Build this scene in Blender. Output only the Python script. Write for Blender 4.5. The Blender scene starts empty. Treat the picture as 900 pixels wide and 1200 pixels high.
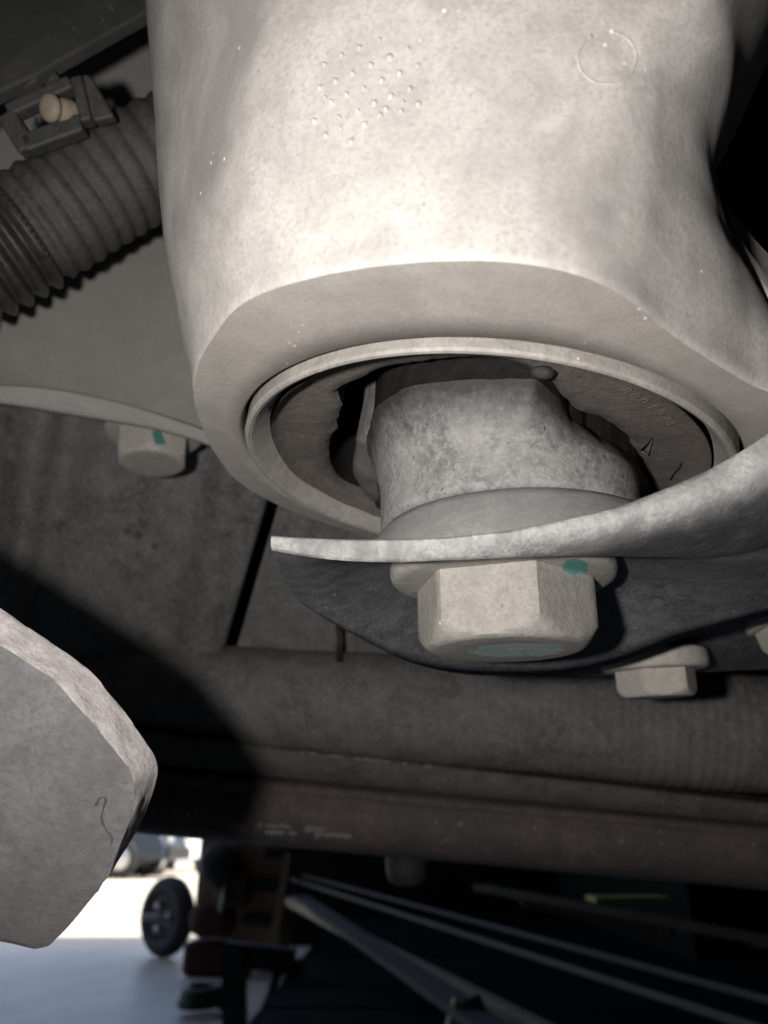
import bpy, bmesh, math, random
from mathutils import Matrix, Vector, noise
from mathutils.bvhtree import BVHTree
random.seed(7)
R = math.radians
S = bpy.context.scene
COL = S.collection

# ------------------------------------------------------------------ camera
FPX = 900.0
PITCH = R(24.2)
CAM = Vector((0, 0, .35))
CX = Vector((1, 0, 0)); CF = Vector((0, math.cos(PITCH), math.sin(PITCH))); CU = Vector((0, -math.sin(PITCH), math.cos(PITCH)))
cd = bpy.data.cameras.new('camera'); cam = bpy.data.objects.new('camera', cd); COL.objects.link(cam)
cd.sensor_fit = 'VERTICAL'; cd.sensor_height = 34.6; cd.lens = 34.6*FPX/1200
cd.clip_start = .005; cd.clip_end = 2000
cam.location = CAM; cam.rotation_euler = (math.pi/2+PITCH, 0, 0)
cd.dof.use_dof = True; cd.dof.focus_distance = .112; cd.dof.aperture_fstop = 25.95/1.05
S.camera = cam

# ------------------------------------------------------------------ world, sun, flash, exposure
SUN_EL, SUN_AZ = R(56), R(100)          # azimuth measured from +Y towards +X
W = bpy.data.worlds.new('World'); S.world = W; W.use_nodes = True
nt = W.node_tree; bg = nt.nodes['Background']
sky = nt.nodes.new('ShaderNodeTexSky'); sky.sky_type = 'NISHITA'; sky.sun_disc = False
sky.dust_density = 3.0; sky.ozone_density = .8; sky.sun_elevation = SUN_EL; sky.sun_rotation = SUN_AZ
nt.links.new(sky.outputs[0], bg.inputs[0]); bg.inputs[1].default_value = .15
sd = bpy.data.lights.new('sun', 'SUN'); sun = bpy.data.objects.new('sun', sd); COL.objects.link(sun)
sd.energy = 4.5; sd.angle = R(.5); sd.color = (1, .95, .86)
sv = Vector((math.sin(SUN_AZ)*math.cos(SUN_EL), math.cos(SUN_AZ)*math.cos(SUN_EL), math.sin(SUN_EL)))
sun.rotation_euler = sv.to_track_quat('Z', 'Y').to_euler(); sun.location = sv*30
fd = bpy.data.lights.new('phone_flash', 'AREA'); fl = bpy.data.objects.new('phone_flash', fd); COL.objects.link(fl)
fd.shape = 'DISK'; fd.size = .007; fd.energy = .142; fd.color = (1, .98, .955)
fl.location = CAM - CX*.0245 + CU*.003 - CF*.002
fl.rotation_euler = (math.pi/2+PITCH+R(24), 0, R(-8))
S.view_settings.view_transform = 'Standard'; S.view_settings.look = 'None'
S.view_settings.gamma = 1; S.view_settings.use_curve_mapping = False
S.view_settings.exposure = 1.0

# ------------------------------------------------------------------ helpers
def P(x, y, d):                          # a point seen at pixel x, y of the 900 x 1200 photo, d metres along the view axis
    return CAM + CF*d + CX*((x-450)/FPX*d) - CU*((y-600)/FPX*d)
def ray(x, y):
    return (CF + CX*((x-450)/FPX) - CU*((y-600)/FPX)).normalized()
def gp(px, Y, z=0.0):                    # a point at world depth Y and height z in the column px
    d = Y*math.cos(PITCH)+(z-.35)*math.sin(PITCH)
    return Vector(((px-450)/FPX*d, Y, z))
def camvec(a): return CX*a[0] + CU*a[1] - CF*a[2]
def mat_frame(o, u, v, n):
    m = Matrix((u, v, n)).transposed().to_4x4(); m.translation = o; return m
# frame of the bushing bore (fitted to the ring's ellipse); z points up into the arm
E_u, E_v, E_n = camvec((.98995, -.14142, 0)), camvec((-.04832, -.33824, -.93982)), camvec((.13291, .93037, -.34168))
E_o = CAM + camvec((.01618572, .00620108, -.12914505))
ME = mat_frame(E_o, E_u, E_v, E_n); MEi = ME.inverted()
# frame of the big bolt
t_ = R(20)
B_o = P(597, 557, .127)
MB = mat_frame(B_o, camvec((1, 0, 0)), camvec((0, -math.sin(t_), -math.cos(t_))), camvec((0, math.cos(t_), -math.sin(t_))))
MBi = MB.inverted()
def on(Mi, x, y, z):                     # pixel -> local point on the plane z of a frame
    o = Mi @ CAM; d = Mi.to_3x3() @ ray(x, y)
    return o + d*((z-o.z)/d.z)

def new_mesh(name, verts, faces, mat=None, parent=None, smooth=True, world=False, base=None):
    me = bpy.data.meshes.new(name)
    verts = [Vector(v) for v in verts]
    o = bpy.data.objects.new(name, me); COL.objects.link(o)
    if parent is not None:
        o.parent = parent
        if world:
            mi = parent.matrix_basis.inverted(); verts = [mi @ v for v in verts]
    elif world:
        b = base if base is not None else sum(verts, Vector())/len(verts)
        o.location = b; verts = [v-b for v in verts]
    me.from_pydata([tuple(v) for v in verts], [], faces)
    bm = bmesh.new(); bm.from_mesh(me)
    bmesh.ops.recalc_face_normals(bm, faces=bm.faces)
    bm.to_mesh(me); bm.free()
    for p in me.polygons: p.use_smooth = smooth
    if mat: me.materials.append(mat)
    return o
def bevel(o, w, seg=2, ang=30):
    m = o.modifiers.new('bevel', 'BEVEL'); m.width = w; m.segments = seg; m.limit_method = 'ANGLE'; m.angle_limit = R(ang); return o
def smooth_by_angle(o, ang=35):
    me = o.data; bm = bmesh.new(); bm.from_mesh(me)
    for e in bm.edges:
        if len(e.link_faces) == 2 and e.calc_face_angle(0) > R(ang): e.smooth = False
    bm.to_mesh(me); bm.free(); return o
def tag(o, label, cat, group=None, kind=None):
    if label: o['label'] = label
    if cat: o['category'] = cat
    if group: o['group'] = group
    if kind: o['kind'] = kind
    return o
def struct(o, label=None):
    o['kind'] = 'structure'
    if label: o['label'] = label
    return o
def thing(name, label, cat, M=None, group=None):
    o = bpy.data.objects.new(name, None); COL.objects.link(o); o.empty_display_size = .01
    if M is not None:
        o.matrix_basis = M if isinstance(M, Matrix) else Matrix.Translation(M)
    return tag(o, label, cat, group)
def grid_faces(nr, nc, closed=False):
    f = []
    for i in range(nr-1):
        for j in range(nc if closed else nc-1):
            k = (j+1) % nc
            f.append((i*nc+j, i*nc+k, (i+1)*nc+k, (i+1)*nc+j))
    return f
def loft(rows, closed=False, cap0=False, cap1=False):
    n = len(rows[0]); v = [p for r in rows for p in r]; f = grid_faces(len(rows), n, closed)
    if cap0: f.append(tuple(range(n)))
    if cap1: f.append(tuple(range(len(v)-n, len(v))))
    return v, f
def lathe(prof, n=64, c0=False, c1=False, fn=None):
    rows = []
    for r, z in prof:
        rows.append([Vector((r*math.cos(2*math.pi*k/n), r*math.sin(2*math.pi*k/n), z)) for k in range(n)])
    return loft(rows, True, c0, c1)
def prism(poly, off):
    n = len(poly); v = list(poly)+[p+off for p in poly]
    f = [tuple(range(n)), tuple(range(2*n-1, n-1, -1))]
    f += [(i, (i+1) % n, (i+1) % n+n, i+n) for i in range(n)]
    return v, f
def box(c, s):
    x, y, z = s[0]/2, s[1]/2, s[2]/2; c = Vector(c)
    v = [c+Vector((i*x, j*y, k*z)) for i in (-1, 1) for j in (-1, 1) for k in (-1, 1)]
    return v, [(0, 1, 3, 2), (4, 6, 7, 5), (0, 4, 5, 1), (2, 3, 7, 6), (0, 2, 6, 4), (1, 5, 7, 3)]
def join(*vf):
    V, F = [], []
    for v, f in vf:
        b = len(V); V += list(v); F += [tuple(i+b for i in q) for q in f]
    return V, F
def bar(a, b, w, h, up=Vector((0, 0, 1))):
    a, b = Vector(a), Vector(b); d = (b-a).normalized(); s = d.cross(up).normalized(); u = s.cross(d)
    v = [p+s*i*w/2+u*j*h/2 for p in (a, b) for i, j in ((-1, -1), (1, -1), (1, 1), (-1, 1))]
    return v, [(0, 1, 2, 3), (7, 6, 5, 4), (0, 4, 5, 1), (1, 5, 6, 2), (2, 6, 7, 3), (3, 7, 4, 0)]
def tube(path, rad, n=12, caps=True):
    rows = []; prev = None
    for i, p in enumerate(path):
        d = (path[min(i+1, len(path)-1)]-path[max(i-1, 0)]).normalized()
        if prev is None: prev = d.orthogonal().normalized()
        s = (prev-d*prev.dot(d)).normalized(); prev = s; t = d.cross(s)
        r = rad[i] if isinstance(rad, (list, tuple)) else rad
        rows.append([p+(s*math.cos(2*math.pi*k/n)+t*math.sin(2*math.pi*k/n))*r for k in range(n)])
    return loft(rows, True, caps, caps)
def cr(pts, n):                          # Catmull-Rom through tuples / vectors, n samples
    pts = [Vector(p) for p in pts]; m = len(pts)-1; out = []
    for i in range(n):
        t = i/(n-1)*m; k = min(int(t), m-1); f = t-k
        p0, p1, p2, p3 = pts[max(k-1, 0)], pts[k], pts[k+1], pts[min(k+2, m)]
        out.append(.5*((2*p1)+(p2-p0)*f+(2*p0-5*p1+4*p2-p3)*f*f+(3*p1-p0-3*p2+p3)*f**3))
    return out
def nz(p, s, seed=0): return noise.noise(Vector((p[0]*s+seed*7.3, p[1]*s+seed*3.1, p[2]*s+seed*1.7)))

# ------------------------------------------------------------------ materials
def mat_new(name):
    m = bpy.data.materials.new(name); m.use_nodes = True
    return m, m.node_tree, m.node_tree.nodes['Principled BSDF']
def grime(name, c1, c2, c3=None, rough=(.5, .8), big=70, fine=700, speck=None, nick=None, bump=.35, metal=0.0, bumpd=.00015, streak=None, spec=.4, contrast=(.35, .68), grain=.6):
    """dusty, worn surface: large mottling c1/c2, fine grain c3, dark pits, pale nicks, relief"""
    m, t, b = mat_new(name); N = t.nodes.new; L = t.links.new
    tc = N('ShaderNodeTexCoord'); src = tc.outputs['Object']
    if streak:
        mp = N('ShaderNodeMapping'); mp.inputs['Scale'].default_value = streak; L(src, mp.inputs[0]); src2 = mp.outputs[0]
    else: src2 = src
    def noi(s, det=6, ro=.6, v=src, dist=0):
        q = N('ShaderNodeTexNoise'); q.inputs['Scale'].default_value = s; q.inputs['Detail'].default_value = det
        q.inputs['Roughness'].default_value = ro; q.inputs['Distortion'].default_value = dist; L(v, q.inputs['Vector']); return q.outputs['Fac']
    def ramp(f, p0, p1, a=(0, 0, 0, 1), c=(1, 1, 1, 1)):
        q = N('ShaderNodeValToRGB'); q.color_ramp.elements[0].position = p0; q.color_ramp.elements[1].position = p1
        q.color_ramp.elements[0].color = a; q.color_ramp.elements[1].color = c; L(f, q.inputs[0]); return q.outputs[0]
    def mix(f, a, c):
        q = N('ShaderNodeMix'); q.data_type = 'RGBA'
        if isinstance(f, float): q.inputs[0].default_value = f
        else: L(f, q.inputs[0])
        for s_, v_ in ((6, a), (7, c)):
            if isinstance(v_, tuple): q.inputs[s_].default_value = (*v_, 1)
            else: L(v_, q.inputs[s_])
        return q.outputs[2]
    c3 = c3 or tuple(x*.8 for x in c1)
    n_big = noi(big, 8, .62, src2, .6); n_mid = noi(big*4.3, 6, .65); n_fine = noi(fine*1.7, 6, .75)
    col = mix(ramp(n_big, *contrast), c1, c2)
    col = mix(ramp(n_mid, .42, .72), col, mix(.6, col, c3))
    g = N('ShaderNodeMath'); g.operation = 'MULTIPLY'; L(ramp(n_fine, .46, .66), g.inputs[0]); g.inputs[1].default_value = grain
    col = mix(g.outputs[0], col, c3)
    if speck:
        vo = N('ShaderNodeTexNoise'); vo.inputs['Scale'].default_value = fine*1.1; vo.inputs['Detail'].default_value = 4; L(src, vo.inputs['Vector'])
        col = mix(ramp(vo.outputs['Fac'], .66, .72), col, speck)
    if nick:
        vo = N('ShaderNodeTexVoronoi'); vo.inputs['Scale'].default_value = fine*.5; L(src, vo.inputs['Vector'])
        r1 = ramp(vo.outputs['Distance'], .05, .12, (1, 1, 1, 1), (0, 0, 0, 1))
        sel = ramp(noi(fine*.09, 3), .58, .62)
        mu = N('ShaderNodeMath'); mu.operation = 'MULTIPLY'; L(r1, mu.inputs[0]); L(sel, mu.inputs[1])
        col = mix(mu.outputs[0], col, nick)
    L(col, b.inputs['Base Color'])
    rr = N('ShaderNodeMapRange'); rr.inputs['To Min'].default_value = rough[0]; rr.inputs['To Max'].default_value = rough[1]
    L(n_mid, rr.inputs['Value']); L(rr.outputs[0], b.inputs['Roughness'])
    b.inputs['Metallic'].default_value = metal; b.inputs['Specular IOR Level'].default_value = spec
    ad = N('ShaderNodeMath'); ad.operation = 'MULTIPLY_ADD'; L(n_mid, ad.inputs[0]); ad.inputs[1].default_value = 1.6; L(n_fine, ad.inputs[2])
    bp = N('ShaderNodeBump'); bp.inputs['Strength'].default_value = bump; bp.inputs['Distance'].default_value = bumpd
    L(ad.outputs[0], bp.inputs['Height']); L(bp.outputs[0], b.inputs['Normal'])
    return m
def plain(name, c, rough=.6, metal=0.0):
    return grime(name, c, tuple(x*.75 for x in c), rough=(rough, min(1, rough+.2)), big=8, fine=90, bump=.15, bumpd=.002, metal=metal)

M_cast = grime('cast_aluminium_dusty', (0.400, 0.372, 0.348), (0.215, 0.201, 0.190), (0.231, 0.214, 0.197), (.5, .75), 34, 900, speck=(.28, .262, .245), nick=(.75, .72, .68), bump=0.45, bumpd=0.0002, contrast=(.46, .66))
M_face = grime('machined_face_dusty', (0.310, 0.282, 0.253), (0.253, 0.231, 0.212), (0.202, 0.185, 0.169), (.5, .7), 60, 1000, speck=(.18, .17, .16), nick=(.7, .68, .64), bump=0.3, bumpd=0.00015)
M_ring = grime('sleeve_ring_steel', (0.332, 0.309, 0.279), (0.239, 0.218, 0.199), (0.173, 0.159, 0.146), (.3, .5), 120, 1100, speck=(.16, .15, .14), nick=(.75, .72, .68), bump=.5, bumpd=.00025)
M_rubber = grime('rubber_dusty_brown', (0.102, 0.087, 0.078), (0.072, 0.063, 0.057), (0.132, 0.114, 0.102), (.7, .9), 110, 1000, speck=(.05, .045, .04), bump=.6, bumpd=0.0004, spec=.25)
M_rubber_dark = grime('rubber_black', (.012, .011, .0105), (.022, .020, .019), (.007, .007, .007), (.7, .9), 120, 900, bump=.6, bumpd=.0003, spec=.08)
M_sleeve = grime('inner_sleeve_grey', (.190, .181, .174), (.098, .094, .091), (.29, .278, .265), (.5, .8), 110, 700, speck=(.05, .048, .046), nick=(.7, .68, .65), bump=.6, bumpd=.0003, contrast=(.40, .60), grain=.75)
M_collar = grime('collar_dusty', (.13, .122, .115), (.075, .072, .07), (.18, .17, .16), (.6, .85), 120, 900, speck=(.08, .075, .07), bump=.7, bumpd=.0003, spec=.25)
M_plate = grime('bracket_plate_black', (0.076, 0.076, 0.080), (0.044, 0.046, 0.050), (0.152, 0.146, 0.146), (.42, .7), 75, 900, nick=(.4, .39, .38), bump=0.6, streak=(1, .35, 1), bumpd=0.0003, contrast=(0.42, 0.6), grain=0.8)
M_rim = grime('bracket_rim_worn', (0.40, 0.385, 0.37), (0.216, 0.210, 0.203), (0.157, 0.151, 0.148), (.45, .7), 110, 1000, speck=(.2, .19, .185), nick=(.8, .78, .75), bump=.6, bumpd=0.0004, contrast=(0.42, 0.6), grain=.5)
M_washer = grime('dished_plate_grey', (0.247, 0.240, 0.232), (0.203, 0.195, 0.188), (0.150, 0.146, 0.143), (.55, .75), 90, 1000, speck=(.15, .15, .15), bump=.4)
M_bolt = grime('bolt_zinc_dusty', (0.362, 0.333, 0.300), (0.290, 0.268, 0.243), (0.203, 0.188, 0.174), (.5, .75), 130, 1000, speck=(.2, .19, .18), nick=(.7, .67, .63), bump=0.6, bumpd=0.0002)
M_bolt2 = grime('bolt_zinc_dull', (0.515, 0.470, 0.414), (0.426, 0.392, 0.347), (0.314, 0.291, 0.269), (.55, .8), 130, 1000, bump=.3)
M_teal = grime('paint_teal', (.05, .20, .17), (.08, .26, .22), (.10, .22, .2), (.5, .7), 300, 1500, bump=.2)
M_sub = grime('subframe_grey_paint', (0.338, 0.317, 0.288), (0.288, 0.274, 0.252), (0.245, 0.230, 0.216), (.55, .75), 25, 600, bump=.15)
M_dark = grime('underbody_black_dusty', (0.158, 0.151, 0.147), (0.095, 0.092, 0.092), (0.294, 0.284, 0.273), (.6, .85), 35, 420, speck=(.2, .19, .18), bump=.5, bumpd=0.0008, contrast=(0.42, 0.6), grain=0.8)
M_pipe = grime('crossmember_coated', (0.170, 0.164, 0.160), (0.110, 0.108, 0.106), (0.300, 0.280, 0.270), (.55, .8), 40, 450, speck=(.2, .19, .18), bump=.7, bumpd=0.0006, contrast=(0.42, 0.6), grain=0.8)
M_flange = grime('flange_dusty_grey', (.115, .108, .104), (.07, .067, .065), (.17, .16, .15), (.55, .8), 50, 480, speck=(.2, .19, .18), bump=.7, bumpd=.0006, contrast=(.42, .6), grain=.8)
M_rail = grime('sill_rail_brown', (0.153, 0.112, 0.099), (0.099, 0.085, 0.079), (0.072, 0.059, 0.054), (.5, .8), 60, 500, speck=(.25, .21, .18), nick=(.4, .33, .28), bump=.6, bumpd=.0004, contrast=(0.42, 0.6), grain=0.8)
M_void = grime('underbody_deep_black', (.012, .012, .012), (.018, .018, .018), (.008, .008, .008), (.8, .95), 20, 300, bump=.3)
M_gloss = grime('hose_plastic_glossy', (.03, .028, .028), (.02, .02, .02), (.06, .056, .052), (.22, .45), 90, 700, bump=.5, bumpd=.0003)
M_hose = grime('hose_plastic_black', (0.056, 0.052, 0.050), (0.037, 0.034, 0.033), (0.091, 0.083, 0.080), (.5, .8), 60, 600, bump=.5, bumpd=0.0004)
M_clip = grime('clip_plastic_black', (0.040, 0.040, 0.040), (0.028, 0.028, 0.029), (0.072, 0.068, 0.064), (.5, .7), 80, 700, bump=.3)
M_pin = grime('push_pin_tan', (0.315, 0.255, 0.188), (0.255, 0.203, 0.150), (0.188, 0.150, 0.112), (.5, .7), 150, 900, bump=.3)
M_tray = grime('undertray_black', (.050, .050, .050), (.038, .038, .038), (.07, .068, .066), (.5, .75), 30, 500, bump=.3)
M_blade = grime('grey_plate_face', (0.150, 0.142, 0.142), (0.102, 0.096, 0.096), (0.072, 0.067, 0.067), (.6, .85), 40, 600, speck=(.1, .09, .09), bump=.5, bumpd=0.0005, contrast=(0.42, 0.6))
M_blade_edge = grime('grey_plate_broken_edge', (0.638, 0.594, 0.573), (0.478, 0.435, 0.420), (0.362, 0.326, 0.312), (.7, .9), 130, 700, bump=.5, bumpd=.0003)
M_conc = grime('concrete_floor', (.66, .57, .47), (.56, .49, .41), (.46, .40, .34), (.30, .5), 1.2, 30, bump=.2, bumpd=.002)
M_yard = grime('yard_pale_concrete', (.62, .56, .45), (.54, .49, .40), (.48, .43, .35), (.7, .9), .6, 12, bump=.2, bumpd=.004)
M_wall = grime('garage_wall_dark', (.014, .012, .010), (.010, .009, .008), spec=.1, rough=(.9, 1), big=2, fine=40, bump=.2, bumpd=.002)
M_tyre = plain('tyre_rubber', (.02, .02, .022), .6)
M_mach = plain('machine_brown_paint', (0.346, 0.226, 0.133), .6)
M_red = plain('machine_dark_red', (0.070, 0.025, 0.021), .7)
M_blackp = plain('black_painted_steel', (.015, .015, .016), .5)
M_wood = grime('pale_wood', (.36, .26, .17), (.27, .2, .13), rough=(.5, .7), big=12, fine=120, streak=(1, 10, 10), bump=.2, bumpd=.001)
M_alu = plain('pale_aluminium', (.5, .49, .46), .35, .3)
M_railm = plain('dull_rail_metal', (0.119, 0.105, 0.091), .7)
M_board = plain('dull_board', (0.104, 0.096, 0.080), .8)
M_mat = grime('pallet_shade_black', (.010, .009, .008), (.006, .006, .006), rough=(.9, 1), big=6, fine=60, bump=.2, bumpd=.002, spec=.05)  # near black, so the added pallet reads as floor in shade
M_green = plain('green_plastic', (0.012, 0.036, 0.018), .5)
M_yel = plain('yellow_green_plastic', (.5, .55, .16), .4)
M_rust = plain('rusty_steel', (0.064, 0.040, 0.020), .6)
M_white = plain('white_car_paint', (.8, .8, .8), .25)
M_redcar = plain('red_car_paint', (.5, .03, .04), .25)
M_bluecar = plain('dark_blue_car_paint', (.03, .04, .06), .25)
M_glass = plain('car_window_glass', (.02, .025, .03), .08)
M_chrome = plain('wheel_alloy', (.6, .6, .6), .3, .6)

# ================================================================== LARGE STRUCTURE: garage, yard, underbody
def quad(name, pts, mat): return new_mesh(name, pts, [tuple(range(len(pts)))], mat, smooth=False, world=True, base=Vector(pts[0]))
struct(quad('yard_ground', [(-400, -400, -.004), (400, -400, -.004), (400, 800, -.004), (-400, 800, -.004)], M_yard))
struct(quad('garage_floor', [(-5, -6, 0), (6, -6, 0), (6, 3.85, 0), (-5, 3.85, 0)], M_conc))
def wallbox(name, c, s, m):
    o = new_mesh(name, *box(c, s), m, smooth=False, world=True, base=Vector((c[0], c[1], 0))); return struct(o)
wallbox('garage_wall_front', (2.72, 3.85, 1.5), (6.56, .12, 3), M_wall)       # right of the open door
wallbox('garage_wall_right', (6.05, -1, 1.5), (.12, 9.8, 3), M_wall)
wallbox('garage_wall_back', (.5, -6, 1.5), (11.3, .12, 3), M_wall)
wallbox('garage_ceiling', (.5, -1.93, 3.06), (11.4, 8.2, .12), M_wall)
wallbox('added_left_blocker', (-3.0, -2.2, 1.5), (.12, 7.6, 3), M_wall)  # added out of view to cut ambient light on the underbody
wallbox('added_shade_roof', (2.8, 3.05, 3.06), (6.5, 1.7, .12), M_wall)  # added unseen roof piece, blocks skylight over the right side
wallbox('added_shade_wall', (.85, 3.0, 2.6), (.14, 1.6, 5.2), M_wall)  # added tall wall, keeps direct sun off the floor by the door
# underbody skin far above the parts
def pxgrid(xs, ys, dfun, jit=0.0, seed=1):
    rows = []
    for y in ys:
        row = []
        for x in xs:
            d = dfun(x, y)
            p = P(x, y, d); row.append(p)
        rows.append(row)
    return loft(rows)
def lin(a, b, n): return [a+(b-a)*i/(n-1) for i in range(n)]
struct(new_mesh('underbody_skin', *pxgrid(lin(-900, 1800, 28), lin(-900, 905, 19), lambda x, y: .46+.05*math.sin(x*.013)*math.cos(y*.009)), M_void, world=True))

# ================================================================== UNDERBODY PARTS BEHIND THE ARM
# grey subframe sheet with a rolled bottom lip
def lipY(x): return 455+ (max(0, x)/235.0)**1.7*50 if x > 0 else 455
t = thing('subframe_panel', 'smooth grey painted sheet with rolled bottom lip behind the ribbed hose', 'metal panel', P(100, 470, .205))
xs = lin(-160, 400, 40); rows = []
for (f, dd) in ((-560, .250), (-420, .243), (-300, .236), (-180, .226), (-90, .216), (-40, .211), (-12, .207), (-4, .2055)):
    rows.append([P(x, lipY(x)+f, dd+.004*math.sin(x*.012)) for x in xs])
new_mesh('sheet', *loft(rows), M_sub, t, world=True)
rows = []
for (f, dd) in ((-4, .2052), (-2, .201), (2, .2025), (9, .202), (16, .202), (18, .2028), (19, .206), (19, .215)):
    rows.append([P(x, lipY(x)+f*(1+.25*math.sin(x*.02)), dd+.004*math.sin(x*.012)) for x in xs])
new_mesh('rolled_lip', *loft(rows), M_sub, t, world=True)

# dark tray with fine moulded ridges, top left
poly = [(-90, -90), (230, -90), (196, 0), (165, 17), (120, 42), (70, 70), (40, 88), (30, 92), (0, 106), (-90, 150)]
t = thing('plastic_undertray', 'black ridged plastic tray edge in the top left corner', 'undertray', P(60, 60, .165))
back = (CF*.004+CU*-.0004)
o = new_mesh('tray_sheet', *prism([P(x, y, .165+.00012*(106-y)) for x, y in poly], back), M_tray, t, smooth=False, world=True); bevel(o, .0006)
for k in range(9):
    x0 = -10+k*22
    a = [P(x0-8+q*.9+2*math.sin(q*.06), -60+q*1.0, .1646+.00012*(166-q)) for q in range(0, 150, 12)]
    lim = [p for q, p in zip(range(0, 150, 12), a) if (-60+q) < 95-.52*(x0-8+q*.9)-6]
    if len(lim) > 2: new_mesh('ridge', *tube(lim, .00026, 6), M_tray, t, world=True)
o = new_mesh('tray_tongue', *prism([P(x, y, .168) for x, y in ((-10, 84), (18, 90), (36, 86), (44, 92), (20, 106), (-10, 112))], back), M_tray, t, smooth=False, world=True); bevel(o, .0006)

# dark floor panel, left, with pressed swages
slx = lambda y: 318+(y-575)*(-57/195.0)
t = thing('floor_panel', 'dark dusty pressed panel with vertical swages left of the black slit', 'metal panel', P(150, 780, .29))
def dpan(x, y):
    b = .262+(y-470)/320*.03
    s = 0
    cx = 45-(y-480)*.12
    s -= .0065*math.exp(-((x-cx)/28)**2)
    cx = 88-(y-480)*.2
    s += .005*math.exp(-((x-cx)/22)**2)
    cx = 268-(y-560)*.2
    s -= .005*math.exp(-((x-cx)/22)**2)
    cx = 228-(y-560)*.18
    s += .003*math.exp(-((x-cx)/20)**2)
    return b+s+.0012*nz((x, y, 0), .02, 3)
rows = []
for y in lin(430, 800, 38):
    xr = slx(y); rows.append([P(x, y, dpan(x, y)) for x in lin(-120, xr-3, 60)])
v, f = loft(rows); n = 60
ex = [P(slx(y)-1, y, dpan(slx(y), y)+.012) for y in lin(430, 800, 38)]
b0 = len(v); v = list(v)+ex; f += [(i*n+n-1, (i+1)*n+n-1, b0+i+1, b0+i) for i in range(37)]
new_mesh('panel_sheet', v, f, M_dark, t, world=True)
# two tiny drain spots and a screw head on it
for x, y in ((150, 622), (163, 627), (182, 640)):
    vv, ff = lathe([(0.0001, .0006), (.0009, .0005), (.0014, 0)], 12)
    q = camvec((0, .1, 1)).normalized(); m = q.to_track_quat('Z', 'Y').to_matrix().to_4x4(); m.translation = P(x, y, dpan(x, y)-.0004)
    new_mesh('screw_head', [m @ p for p in vv], ff, M_blade, t, world=True)
t = thing('floor_panel', 'dark dusty panel right of the black slit, under the eye of the arm', 'metal panel', P(400, 790, .29))
rows = []
for y in lin(430, 800, 30):
    xl = slx(y)+13; rows.append([P(x, y, .268+(y-470)/320*.028+.0015*math.sin(x*.03)+.0012*nz((x, y, 5), .02, 3)) for x in lin(xl, 780, 50)])
new_mesh('panel_sheet', *loft(rows), M_dark, t, world=True)
o = new_mesh('drip_stem', *tube([P(396, 733, .27), P(397, 748, .27), P(397, 775, .271)], [.0009, .0007, .0011], 8), M_rust, t, world=True)

# coated cross pipe with fine rings
t = thing('cross_tube', 'dark coated tube with fine ring marks running across under the bolts', 'tube')
a, b = P(-80, 792, .315), P(1010, 868, .255); n = 560; path = []; rad = []
for i in range(n):
    q = i/(n-1); path.append(a.lerp(b, q)); k = min(1, max(0, (q-.42)/.12))*min(1, max(0, (.93-q)/.05))
    w_ = abs(((q*95+.4*nz((q*40, 0, 0), 1, 2)) % 1)-.5)*2
    rad.append(.0190+.00042*k*w_+.0006*nz((q*12, 0, 0), 1, 4))
t.matrix_basis = Matrix.Translation(a)
new_mesh('tube_body', *tube(path, rad, 40), M_pipe, t, world=True)

# flange strip and brown sill rail under the tube
def strip(name, rows, mat, parent, n=70, jit=.0004, seed=1):
    """rows: (yL, yR, dL, dR) at the picture columns x = -60 and 1000"""
    R_ = []
    for k, (yl, yr, dl, dr) in enumerate(rows):
        r = []
        for i in range(n):
            q = i/(n-1); A = P(-60, yl, dl); B_ = P(1000, yr, dr); p = A.lerp(B_, q)
            r.append(p+CU*jit*nz((q*14, k*.8, seed), 1, seed)+CF*jit*.7*nz((q*20, k*.9, seed+3), 1, seed))
        R_.append(r)
    return new_mesh(name, *loft(R_), mat, parent, world=True)
t = thing('sill_flange', 'grey dusty flange strip with chipped pale top edge below the ringed tube', 'metal strip', P(400, 900, .27))
strip('flange_strip', [(838, 955, .310, .262), (832, 951, .290, .245), (833, 952, .286, .2415), (838, 956, .285, .2405), (858, 966, .2855, .241), (872, 975, .286, .2415), (876, 978, .289, .245), (874, 980, .31, .262)], M_flange, t, seed=2)
for k in range(12):                              # paint chips along its upper edge
    q = random.uniform(.40, .60); x = -60+1060*q
    yy = 834+(952-834)*(.5*q+.5*q*q/(q+.0)) if False else None
    A = P(-60, 835, .2848).lerp(P(1000, 953.5, .2402), q)
    L_ = random.uniform(.0006, .0028); pts = []
    for j in range(7):
        a_ = 2*math.pi*j/7; pts.append(A+CX*L_*math.cos(a_)*random.uniform(.6, 1)+CU*.0006*math.sin(a_)*random.uniform(.4, 1.2)-CF*.0003)
    new_mesh('paint_chip', *prism(pts, CF*.0006), M_washer, t, smooth=False, world=True)
t = thing('sill_rail', 'brown sill rail with flaking paint forming the lower edge of the underbody', 'rail', P(400, 980, .26))
strip('rail_body', [(835, 945, .318, .274), (868, 970, .298, .253), (879, 978, .287, .2425), (884, 983, .2835, .2395), (893, 990, .2828, .239), (898, 994, .2845, .2405), (902, 998, .2835, .2395), (926, 1020, .281, .238), (945, 1038, .2815, .239), (954, 1047, .284, .242), (957, 1051, .30, .258), (957, 1053, .34, .30)], M_rail, t, seed=5)
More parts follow.
